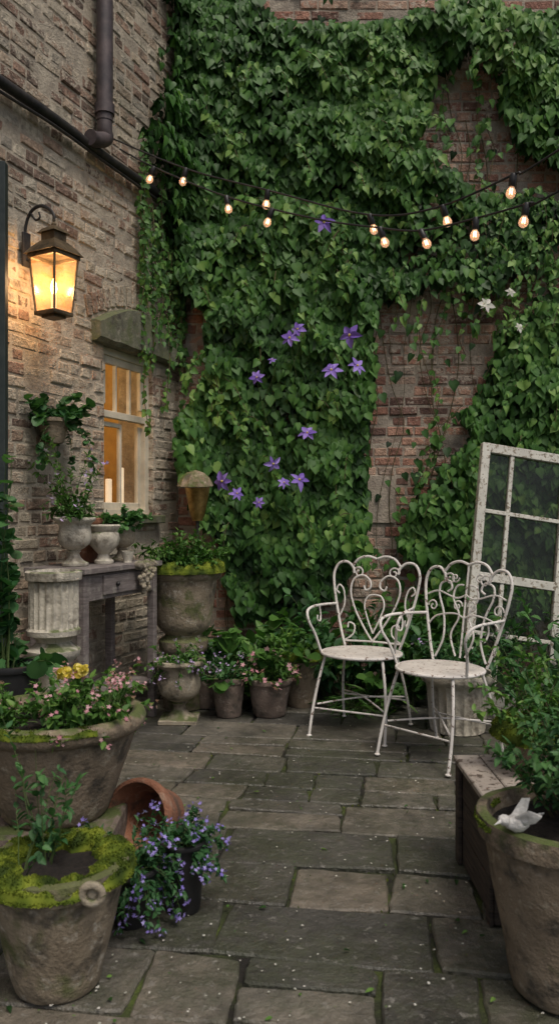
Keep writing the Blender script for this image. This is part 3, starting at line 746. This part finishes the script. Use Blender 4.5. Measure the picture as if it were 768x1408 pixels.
for (lc,k,lbl) in(((-.295,2.46,0),52,'black nursery pot topped with blue lobelia flowers'),((-.44,2.38,0),80,'black nursery pot hidden under cascading blue lobelia')):
    e,p=plant('lobelia_pot',lc,lbl,'potted flower',pot_prof(.072 if k<60 else .085,.215 if k<60 else .17,.052,.02,.008),M_plastic,soilrz=(.06,.17 if k<60 else .12),group='black pots of lobelia',jit=0)
    f=Lv();lv=Lv();st=B(); zb=.20 if k<60 else .16
    branchy((0,0,zb),k,.135 if k<60 else .20,1.3,.024,22,1.3 if k<60 else 1.9,lv,st,f,.016,.95,(.15,.75),.0013,radius=.05,flc=6)
    lv.make('foliage','oval',M_leafB,e)['kind']='stuff'; st.make('stems',M_stemg,e)['kind']='stuff'; f.make('flowers','star5',M_lobelia,e)['kind']='stuff'
flp=[(0,0),(.14,0),(.145,.03),(.11,.06),(.075,.10),(.06,.18),(.055,.40),(.065,.52),(.10,.56),(.118,.575),(.120,.60),(.09,.62),(.075,.635),(.085,.655),(.118,.668),(.120,.69),(.112,.70),(.112,.91),(.124,.915),(.127,.95),(.120,.955),(.102,.955),(.095,.90),(0,.90)]
e,p=plant('fluted_planter',(-1.02,3.62,0),'pale fluted stone cylinder planter on turned pedestal','planter',flp,M_stoneC,flutes=(22,.012,.70,.912),n=144,soilrz=(.09,.905),jit=.0015)
e,p=plant('planter',(-1.07,3.18,0),'tall charcoal pot of broad green leaves','planter',pot_prof(.12,.62,.085,.03,.012),M_plastic,soilrz=(.1,.57),jit=0)
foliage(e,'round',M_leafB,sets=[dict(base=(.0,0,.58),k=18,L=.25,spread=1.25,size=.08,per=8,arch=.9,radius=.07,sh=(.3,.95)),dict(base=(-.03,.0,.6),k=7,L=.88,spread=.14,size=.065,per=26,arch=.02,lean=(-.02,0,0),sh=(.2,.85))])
e=empty('garden_lamp',(-.555,5.42,0),'old brass lamp with scalloped hood on slim post','lamp')
b=B(); b.tube([(0,0,0),(0,0,1.18)],.012,10,smooth=False); b.make('post',M_iron,e,True)
b=B(); b.lathe([(0,1.16),(.035,1.16),(.04,1.18),(.05,1.2),(.088,1.40),(.093,1.41),(0,1.41)],28); b.make('body',M_brass,e,True,sharp=40)
b=B(); b.lathe([(.118,1.395),(.122,1.40),(.10,1.45),(.06,1.485),(.02,1.50),(0,1.505)],48,flute=(12,.012,1.38,1.49),M=Matrix.Rotation(.10,3,'X')); b.make('hood',M_terrW,e,True)
pp=[(0,0),(.125,0),(.125,.34),(.15,.36),(.155,.42),(.12,.445),(.115,.46),(.15,.49),(.17,.52),(.212,.80),(.228,.81),(.24,.835),(.233,.875),(.215,.88),(.20,.86),(.19,.80),(0,.80)]
e,p=plant('planter',(-.60,5.02,0),'squat mossy stone planter raised on plinth with small-leaved greenery','planter',pp,M_stoneM,soilrz=(.18,.80))
moss_on_ring(e,.210,.872,.045,.060,6500)
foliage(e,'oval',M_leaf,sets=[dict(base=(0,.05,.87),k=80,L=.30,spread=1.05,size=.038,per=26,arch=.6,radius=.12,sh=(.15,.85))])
e,p=plant('urn_planter',(-.585,4.68,0),'classical footed stone urn planted with small flowers','urn',urn_prof(.155,.36),M_stone,soilrz=(.12,.325))
b=B(); b.box((0,0,.012),(.22,.22,.026),None,.004); b.make('foot',M_stone,p)
foliage(e,'oval',M_leaf,M_lilac,sets=[dict(base=(0,0,.33),k=60,L=.17,spread=1.4,size=.030,per=18,arch=.9,radius=.09,sh=(.2,.95),flsize=.020,flp=.8,flc=5)])
tb=empty('console_table',(-1.02,4.50,0),'weathered grey wooden console table against brick wall','table',rot=(0,0,math.atan2(.68,.256)))
LT,DT,HTB=.76,.34,.93
b=B(); b.box((0,0,HTB-.016),(LT+.04,DT+.04,.032),None,.004,.001); b.make('table_top',M_wood,tb)
b=B(); b.box((0,-DT/2+.02,HTB-.105),(LT-.09,.02,.14)); b.box((0,DT/2-.02,HTB-.105),(LT-.09,.02,.14)); b.box((-LT/2+.03,0,HTB-.105),(.02,DT-.09,.14)); b.box((LT/2-.03,0,HTB-.105),(.02,DT-.09,.14)); b.make('apron',M_wood,tb)
b=B(); b.box((-.0,-DT/2+.004,HTB-.10),(.40,.016,.105),None,.003); dw=b.make('drawer',M_wood,tb)
b=B(); b.blob((-.08,-DT/2-.012,HTB-.10),(.012,.014,.012),6); b.make('knob',M_iron,dw,True)
for sx in(-1,1):
    for sy in(-1,1):
        b=B(); b.box((sx*(LT/2-.025),sy*(DT/2-.025),.448),(.045,.045,.896),None,.004,.001); b.make('leg',M_wood,tb)
b=B(); b.box((0,0,.22),(LT-.02,DT-.02,.022),None,.003); b.make('shelf',M_wood,tb)
e=empty('carved_ornament',(0,0,0),'small pale carved grape cluster hung on table apron','ornament')
tx=Vector((.352,.936,0)); ty=Vector((-.936,.352,0))
e.location=Vector((-1.02,4.50,.84))+tx*.17-ty*(.205)
b=B()
for i in range(44):
    w=R(-1,1); h=R(-1,1)
    if abs(w)>1-.6*max(0,-h): continue
    b.blob(tx*w*.075-ty*R(0,.020)+Vector((0,0,h*.075)),(.016,.016,.016),5,.1)
for q in(-.07,0,.07): b.blob(tx*q+Vector((0,0,.08)),(.034,.018,.024),6,.4)
b.make('carving',M_stone,e,True)
def tpos(a,c,z=.932): return Vector((-1.02,4.50,z))+tx*a+ty*c
e,p=plant('urn_planter',tpos(-.22,-.0),'small stone urn with airy lilac-flowered plant on table','urn',urn_prof(.11,.26),M_stoneC,soilrz=(.085,.225))
foliage(e,'oval',M_leaf,M_lilac,sets=[dict(base=(0,0,.22),k=26,L=.24,spread=.9,size=.034,per=16,arch=.5,radius=.05,flsize=.026,flp=.4,flc=2),dict(base=(0,0,.22),k=7,L=.52,spread=.45,size=.034,per=30,arch=.3,r=.002,flsize=.028,flp=1,flc=3,sh=(.4,1)),dict(base=(0,0,.22),k=4,L=.55,spread=.35,size=.034,per=30,arch=.2,r=.002,lean=(-.25,0,0),sh=(.4,1))])
e=empty('ceramic_urn',tpos(.0,-.04),'cream bulbous urn with moulded swags on table','urn')
b=B(); b.lathe([(r*1.05,z*1.05) for r,z in [(0,0),(.05,0),(.052,.015),(.035,.03),(.03,.05),(.05,.07),(.078,.10),(.086,.135),(.078,.16),(.07,.17),(.08,.185),(.088,.20),(.085,.207),(.072,.205),(.06,.18),(0,.17)]],36,flute=(9,.010,.08,.16)); b.make('body',M_stoneC,e,True)
e,p=plant('terracotta_pot',tpos(.06,.11),'small terracotta pot with sprouting green leaves on table','flower pot',pot_prof(.085,.255,.06,.035,.012),M_terr,soilrz=(.07,.21))
foliage(e,'oval',M_leaf,sets=[dict(base=(0,0,.21),k=16,L=.13,spread=.9,size=.034,per=10,radius=.04)])
e,p=plant('urn_planter',tpos(.25,.0),'stone urn of rounded green foliage on table corner','urn',urn_prof(.10,.235),M_stone,soilrz=(.08,.21))
foliage(e,'round',M_leafB,sets=[dict(base=(0,0,.21),k=44,L=.16,spread=1.3,size=.034,per=16,arch=.6,radius=.05,sh=(.3,1))])
e=empty('stone_cup',tpos(.12,-.12),'small pale stone cup beside the urns','cup')
b=B(); b.lathe([(0,0),(.025,0),(.022,.012),(.03,.03),(.037,.065),(.034,.066),(.026,.03),(0,.02)],24); b.make('cup',M_stoneC,e,True)
e=empty('wall_planter',Lp(1.56,.09,1.60),'small terracotta wall planter of trailing leafy greenery','planter')
b=B(); b.lathe([(0,0),(.05,0),(.06,.02),(.085,.11),(.095,.115),(.093,.135),(.08,.13),(0,.11)],28,jit=.003); b.make('pot',M_terrW,e,True)
foliage(e,'round',M_leafB,sets=[dict(base=(0,0,.12),k=30,L=.19,spread=1.1,size=.06,per=10,arch=.7,radius=.05,sh=(.2,.95)),dict(base=(.03,-.02,.1),k=7,L=.42,spread=1.3,size=.035,per=20,arch=2.6,sh=(.3,.9))])
def small(loc,Rr,H,potmat,label,**k):
    e,p=plant('planter',loc,label,'flower pot',pot_prof(Rr,H,Rr*.72,.035,.015),potmat,soilrz=(Rr-.02,H-.045),group='clay pots along the wall'); foliage(e,**k); return e
small((-.305,4.80,0),.105,.235,M_stoneD,'dark clay pot with small lilac flowering plant',tpl='oval',mat=M_leafB,flmat=M_lilac,sets=[dict(base=(0,0,.2),k=36,L=.22,spread=1.1,size=.034,per=14,arch=.6,radius=.06,flsize=.022,flp=.5,flc=4,sh=(.3,.95))])
small((-.06,4.82,0),.135,.225,M_stoneD,'wide dark clay pot with pink flowers',tpl='oval',mat=M_leaf,flmat=M_pink,sets=[dict(base=(-.03,0,.2),k=26,L=.21,spread=1.1,size=.042,per=12,arch=.6,radius=.08,flsize=.036,flp=.9,flc=5,sh=(.3,.95)),dict(base=(.06,0,.2),k=12,L=.36,spread=.5,size=.055,per=14,arch=.3,radius=.04,sh=(.3,1),flp=0)])
small((-.46,5.02,0),.10,.27,M_stoneD,'grey clay pot with bushy purple-flowered plant',tpl='oval',mat=M_leafB,flmat=M_lilac,sets=[dict(base=(0,0,.23),k=36,L=.28,spread=1.0,size=.04,per=14,arch=.6,radius=.06,sh=(.3,.9),flsize=.024,flp=.7,flc=5)])
e,p=plant('planter',(.14,5.05,0),'clay pot with thick moss cushion on top','flower pot',pot_prof(.125,.33,.095,.04,.018),M_terrW,soilrz=(.105,.285),group='clay pots along the wall')
moss_on_ring(e,.095,.318,.040,.045,3000); moss_on_ring(e,.04,.322,.045,.045,1500)
foliage(e,'round',M_leaf,sets=[dict(base=(0,.05,.3),k=10,L=.2,spread=1,size=.05,per=8,arch=.6,radius=.05)])
def shrub(loc,label,tpl,mat,sets,cat='shrub',name='shrub',fm=None):
    e=empty(name,loc,label,cat); foliage(e,tpl,mat,fm,sets=sets); return e
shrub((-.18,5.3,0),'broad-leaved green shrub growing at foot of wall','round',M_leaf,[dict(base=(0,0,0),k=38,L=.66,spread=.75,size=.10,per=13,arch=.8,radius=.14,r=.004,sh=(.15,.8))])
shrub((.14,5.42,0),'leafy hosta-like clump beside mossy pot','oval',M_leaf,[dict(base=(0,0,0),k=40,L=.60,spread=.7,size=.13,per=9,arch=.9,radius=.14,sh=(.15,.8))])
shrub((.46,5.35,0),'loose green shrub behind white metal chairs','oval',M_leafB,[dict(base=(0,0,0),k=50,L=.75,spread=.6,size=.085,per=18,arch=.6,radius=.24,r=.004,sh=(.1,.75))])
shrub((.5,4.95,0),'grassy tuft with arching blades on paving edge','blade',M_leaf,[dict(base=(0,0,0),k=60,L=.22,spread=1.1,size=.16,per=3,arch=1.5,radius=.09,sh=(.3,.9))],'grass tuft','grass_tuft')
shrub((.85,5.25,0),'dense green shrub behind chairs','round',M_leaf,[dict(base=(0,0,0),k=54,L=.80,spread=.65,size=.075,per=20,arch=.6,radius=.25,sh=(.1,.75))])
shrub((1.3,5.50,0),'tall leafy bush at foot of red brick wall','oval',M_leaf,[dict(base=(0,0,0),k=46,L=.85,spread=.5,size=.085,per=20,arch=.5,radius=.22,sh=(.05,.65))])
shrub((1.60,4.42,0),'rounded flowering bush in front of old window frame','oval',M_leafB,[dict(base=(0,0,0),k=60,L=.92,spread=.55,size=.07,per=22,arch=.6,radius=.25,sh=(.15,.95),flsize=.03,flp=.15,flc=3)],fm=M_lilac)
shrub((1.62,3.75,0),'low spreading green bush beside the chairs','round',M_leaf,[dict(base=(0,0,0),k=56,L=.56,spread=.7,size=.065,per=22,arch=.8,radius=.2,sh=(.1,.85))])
e,p=plant('fluted_planter',(1.0,4.50,0),'low fluted stone planter behind white chairs','planter',[(0,0),(.15,0),(.155,.02),(.175,.26),(.20,.275),(.21,.30),(.20,.325),(.18,.325),(.17,.29),(0,.28)],M_stoneC,flutes=(22,.014,.02,.25),n=132,soilrz=(.17,.285),jit=.002)
foliage(e,'oval',M_leafB,sets=[dict(base=(0,.03,.29),k=34,L=.28,spread=.8,size=.045,per=20,arch=.4,radius=.08,sh=(.2,.8))])
cr=empty('wooden_crate',(.845,2.58,0),'dark damp wooden crate with worn pale top boards','crate')
b=B()
for i in range(3):
    z=.058+i*.112
    b.box((-.205,0,z),(.018,.44,.106),None,.003,.0015); b.box((.205,0,z),(.018,.44,.106),None,.003,.0015)
    b.box((0,-.225,z),(.43,.018,.106),None,.003,.0015); b.box((0,.225,z),(.43,.018,.106),None,.003,.0015)
b.make('side_boards',M_woodD,cr)
for sx in(-1,1):
    for sy in(-1,1): b=B(); b.box((sx*.222,sy*.205,.17),(.014,.05,.34)); b.make('corner_post',M_woodD,cr)
b=B()
for i in range(5): b.box((-.190+i*.093,0,.354),(.087,.48,.022),None,.003,.0015)
b.make('top_boards',M_woodTop,cr)
e,p=plant('planter',(.875,2.66,.367),'mossy clay pot with loose leafy shrub on wooden crate','planter',pot_prof(.14,.14,.105,.03,.015),M_terrW,soilrz=(.12,.10))
moss_on_ring(e,.125,.132,.040,.05,5000)
foliage(e,'oval',M_leaf,sets=[dict(base=(.03,0,.11),k=40,L=.36,spread=.85,size=.034,per=30,arch=.45,radius=.06,sh=(.25,1),r=.002)],stemmat=M_stem)
e,p=plant('planter',(.735,2.05,0),'large aged terracotta pot with leafy shrub','planter',pot_prof(.225,.45,.135,.06,.025),M_terrW,soilrz=(.2,.405))
moss_on_ring(e,.212,.443,.016,.012,1400,a0=math.radians(40),a1=math.radians(200))
foliage(e,'oval',M_leafB,sets=[dict(base=(.06,.05,.41),k=40,L=.42,spread=.62,size=.032,per=34,arch=.3,radius=.08,sh=(.15,1),r=.002),dict(base=(.09,-.02,.41),k=14,L=.28,spread=.8,size=.032,per=24,arch=.6,radius=.08,sh=(.15,.95),r=.002)],stemmat=M_stem)
b=B(); MM=Matrix.Rotation(.5,3,'Z')@Matrix.Rotation(.25,3,'Y')
b.blob((0,0,0),(.036,.022,.020),8,.25,M=MM); b.blob((-.036,-.018,.014),(.015,.013,.013),7,.1); b.tube([(-.046,-.024,.013),(-.064,-.034,.008)],lambda t:.004*(1.1-t),6)
for pl in ([(.02,.012,.0),(.06,.02,.012),(.080,.045,.004),(.055,.050,-.004),(.03,.03,-.008)],[(-.012,.008,.014),(.02,.03,.045),(.045,.045,.04),(.035,.035,.016),(.01,.02,.004)],[(-.012,-.012,.014),(.015,-.04,.040),(.045,-.045,.03),(.035,-.03,.010),(.01,-.02,.0)]):
    V=[Vector(q) for q in pl]; b.add(V+[q+Vector((.001,.001,.004)) for q in V],[(4,3,2,1,0),(5,6,7,8,9)]+[(i,(i+1)%5,5+(i+1)%5,5+i) for i in range(5)])
M_bird=stone_mat('chalky_white_ceramic',(.62,.61,.58),(.74,.73,.70),.0,light=(.8,.79,.76),dark=(.35,.33,.3),off=50)
o=b.make('ceramic_bird',M_bird,None,True,loc=(.572,1.93,.470),sharp=50); tag(o,'small chipped white ceramic bird on pot rim','figurine')

wf=empty('window_frame',(1.385,4.90,.0),'salvaged white window sash leaning against the greenery','window frame',rot=(math.radians(-9),math.radians(8.5),math.radians(6)))
w,h=.60,1.66; b=B()
for x in(-w/2+.025,w/2-.025): b.box((x,0,h/2),(.055,.045,h))
b.box((0,0,h-.03),(w-.1,.043,.06)); b.box((0,0,.05),(w-.1,.043,.1)); b.box((0,0,.80),(w-.1,.043,.055))
b.make('frame',M_win,wf)
b=B(); x=-.095; b.box((x,0,h/2),(.026,.03,h-.12)); b.box((0,.001,1.22),(w-.1,.028,.026)); b.box((0,.001,.45),(w-.1,.028,.026)); b.make('muntins',M_win,wf)
b=B(); b.add([(-w/2+.04,.006,.08),(w/2-.04,.006,.08),(w/2-.04,.006,h-.05),(-w/2+.04,.006,h-.05)],[(0,1,2,3)]); b.make('glass',M_gold,wf)

# ------------------------------------------------------------------ bistro chairs
def by(z): return .165+(z-.45)*.17
def bk(x,z): return (x,by(z),z)
def spiral(cx,cz,r0,r1,a0,turns,n=16,sg=1):
    return [bk(cx+(r0+(r1-r0)*i/n)*math.cos(a0+sg*2*math.pi*turns*i/n),cz+(r0+(r1-r0)*i/n)*math.sin(a0+sg*2*math.pi*turns*i/n)) for i in range(n+1)]
def chair(loc,rz,label,var=0):
    e=empty('garden_chair',loc,label,'chair','white wrought-iron garden chairs',rot=(0,0,rz)); t=.0058
    b=B(); b.lathe([(0,.452),(.17,.450),(.205,.446),(.212,.44),(.205,.436),(0,.444)],48,M=Matrix.Diagonal((1.04,.95,1))); b.make('seat',M_seatp,e,True)
    b=B(); b.tube([(.222*math.cos(a),.203*math.sin(a),.436) for a in [2*math.pi*i/24 for i in range(25)]],.0085,8); b.make('seat_rim',M_white_paint,e,True)
    for sx in(-1,1):
        for (p0,p1) in(((sx*.165,-.12,.43),(sx*.215,-.225,.01)),((sx*.15,.135,.43),(sx*.205,.245,.01))):
            P=[Vector(p0).lerp(Vector(p1),q)+Vector((sx*.012*math.sin(math.pi*q),0,0)) for q in(0,.35,.7,1)]
            b=B(); b.tube(P,.008,8); b.blob((p1[0],p1[1],.007),(.015,.015,.007),5,0); b.make('leg',M_white_paint,e,True)
        b=B(); b.tube([(sx*.235,by(.68),.68),(sx*.262,.08,.685),(sx*.272,-.06,.685),(sx*.268,-.135,.665),(sx*.252,-.145,.61),(sx*.235,-.105,.54),(sx*.212,-.075,.44)],.0075,8)
        b.tube([(sx*.265,.02,.685),(sx*.262,.03,.64),(sx*.255,.01,.60),(sx*.256,-.025,.61),(sx*.258,-.02,.635)],.0048,6); b.make('armrest',M_white_paint,e,True)
    b=B()
    for sx in(-1,1):
        b.tube([bk(sx*.165,.44),bk(sx*.195,.53),bk(sx*.235,.68),bk(sx*.258,.79),bk(sx*.262,.86),bk(sx*.235,.915),bk(sx*.185,.925),bk(sx*.145,.895),bk(sx*.135,.86)],.008,8)
        b.tube([bk(sx*.145,.905),bk(sx*.11,.945),bk(sx*.055,.96),bk(0,.945)],.0075,8)
        b.tube(spiral(sx*.108,.865,.035,.008,0 if sx>0 else math.pi,1.3,16,1 if sx>0 else -1),.0048,6)
        if var==0:
            b.tube([bk(0,.475),bk(sx*.055,.55),bk(sx*.115,.65),bk(sx*.150,.75),bk(sx*.135,.825),bk(sx*.08,.85),bk(sx*.035,.82),bk(sx*.03,.78),bk(sx*.058,.765),bk(sx*.07,.79)],t,8)
            b.tube([bk(0,.52),bk(sx*.04,.61),bk(sx*.06,.68),bk(sx*.04,.73),bk(0,.74)],.005,6)
            b.tube([bk(sx*.215,.60),bk(sx*.185,.68),bk(sx*.195,.76),bk(sx*.225,.79),bk(sx*.24,.76),bk(sx*.22,.74)],.005,6)
            b.tube([bk(sx*.175,.47),bk(sx*.12,.51),bk(sx*.115,.56),bk(sx*.15,.575),bk(sx*.155,.545)],.005,6)
        else:
            b.tube([bk(sx*.155,.46),bk(sx*.115,.56),bk(sx*.125,.68),bk(sx*.165,.78),bk(sx*.16,.84),bk(sx*.11,.855),bk(sx*.09,.82),bk(sx*.115,.80)],t,8)
            b.tube([bk(sx*.03,.475),bk(sx*.07,.58),bk(sx*.03,.68),bk(sx*.075,.77),bk(sx*.06,.83),bk(sx*.02,.84)],.0052,6)
            b.tube([bk(sx*.22,.62),bk(sx*.17,.67),bk(sx*.06,.69),bk(0,.67)],.0048,6)
            b.tube([bk(sx*.24,.78),bk(sx*.17,.80),bk(sx*.06,.77),bk(0,.79)],.0048,6)
            b.tube(spiral(sx*.20,.72,.032,.007,0 if sx>0 else math.pi,1.2,14,1 if sx>0 else -1),.0044,6)
            b.tube(spiral(sx*.045,.73,.030,.007,math.pi if sx>0 else 0,1.2,14,-1 if sx>0 else 1),.0044,6)
            b.tube(spiral(sx*.075,.875,.026,.006,0,1.2,14,sx),.0044,6)
    b.tube([bk(0,.47),bk(0,.66),bk(0,.86),bk(0,.945)] if var else [bk(-.17,.47),bk(0,.475),bk(.17,.47)],.0055,8)
    b.make('backrest',M_white_paint,e,True)
    b=B()
    b.tube([(-.19,-.175,.17),(0,-.0,.19),(.185,.205,.17)],.005,6); b.tube([(.19,-.175,.17),(0,-.0,.20),(-.185,.205,.17)],.005,6)
    b.tube([(-.196,-.188,.15),(.196,-.188,.15)],.005,6,smooth=False); b.tube([(-.188,.21,.15),(.188,.21,.15)],.005,6,smooth=False)
    b.make('stretcher',M_white_paint,e,True)
    return e
chair((.455,4.45,0),math.radians(-27),'chipped white iron armchair with heart-scroll back')
chair((.80,4.0,0),math.radians(-48),'chipped white iron armchair with lattice scroll back',1)

mt=Lv()
for i in range(8500):
    x=R(-2,2.2);y=R(1.6,5.7)
    if nz(x,y,1.1,31)<.0+ (0 if y>4.5 else .04): continue
    mt.add((x,y,-.014),rv(1),Vector((0,0,1))+rv(.7),R(.006,.014),R(.1,.8))
o=mt.make('joint_moss','oval',M_moss); tag(o,'low green moss growing in paving joints','moss','stuff')

# ------------------------------------------------------------------ light, world, camera
w=bpy.data.worlds.new('World'); scene.world=w; w.use_nodes=True; nt=w.node_tree
sky=nt.nodes.new('ShaderNodeTexSky'); sky.sky_type='NISHITA'; sky.sun_disc=False
sky.sun_elevation=math.radians(62); sky.sun_rotation=math.radians(150); sky.air_density=1; sky.dust_density=6; sky.ozone_density=1
nt.links.new(sky.outputs[0],nt.nodes['Background'].inputs[0]); nt.nodes['Background'].inputs[1].default_value=.108
s=bpy.data.lights.new('sun','SUN'); s.energy=1.5; s.angle=math.radians(16); s.color=(1,.95,.87)
so=bpy.data.objects.new('sun',s); col.objects.link(so)
az=math.radians(150); el=math.radians(62)
d=Vector((math.sin(az)*math.cos(el),math.cos(az)*math.cos(el),math.sin(el)))
so.rotation_euler=d.to_track_quat('Z','Y').to_euler()
cam=bpy.data.cameras.new('camera'); co=bpy.data.objects.new('camera',cam); col.objects.link(co)
co.location=(0,0,1.22); co.rotation_euler=(math.radians(90),0,0)
cam.sensor_fit='VERTICAL'; cam.sensor_height=24; cam.lens=18.75; cam.clip_end=200; cam.clip_start=.05
cam.dof.use_dof=True; cam.dof.focus_distance=4.6; cam.dof.aperture_fstop=3.2
scene.camera=co
scene.view_settings.view_transform='Standard'; scene.view_settings.look='None'; scene.view_settings.exposure=0
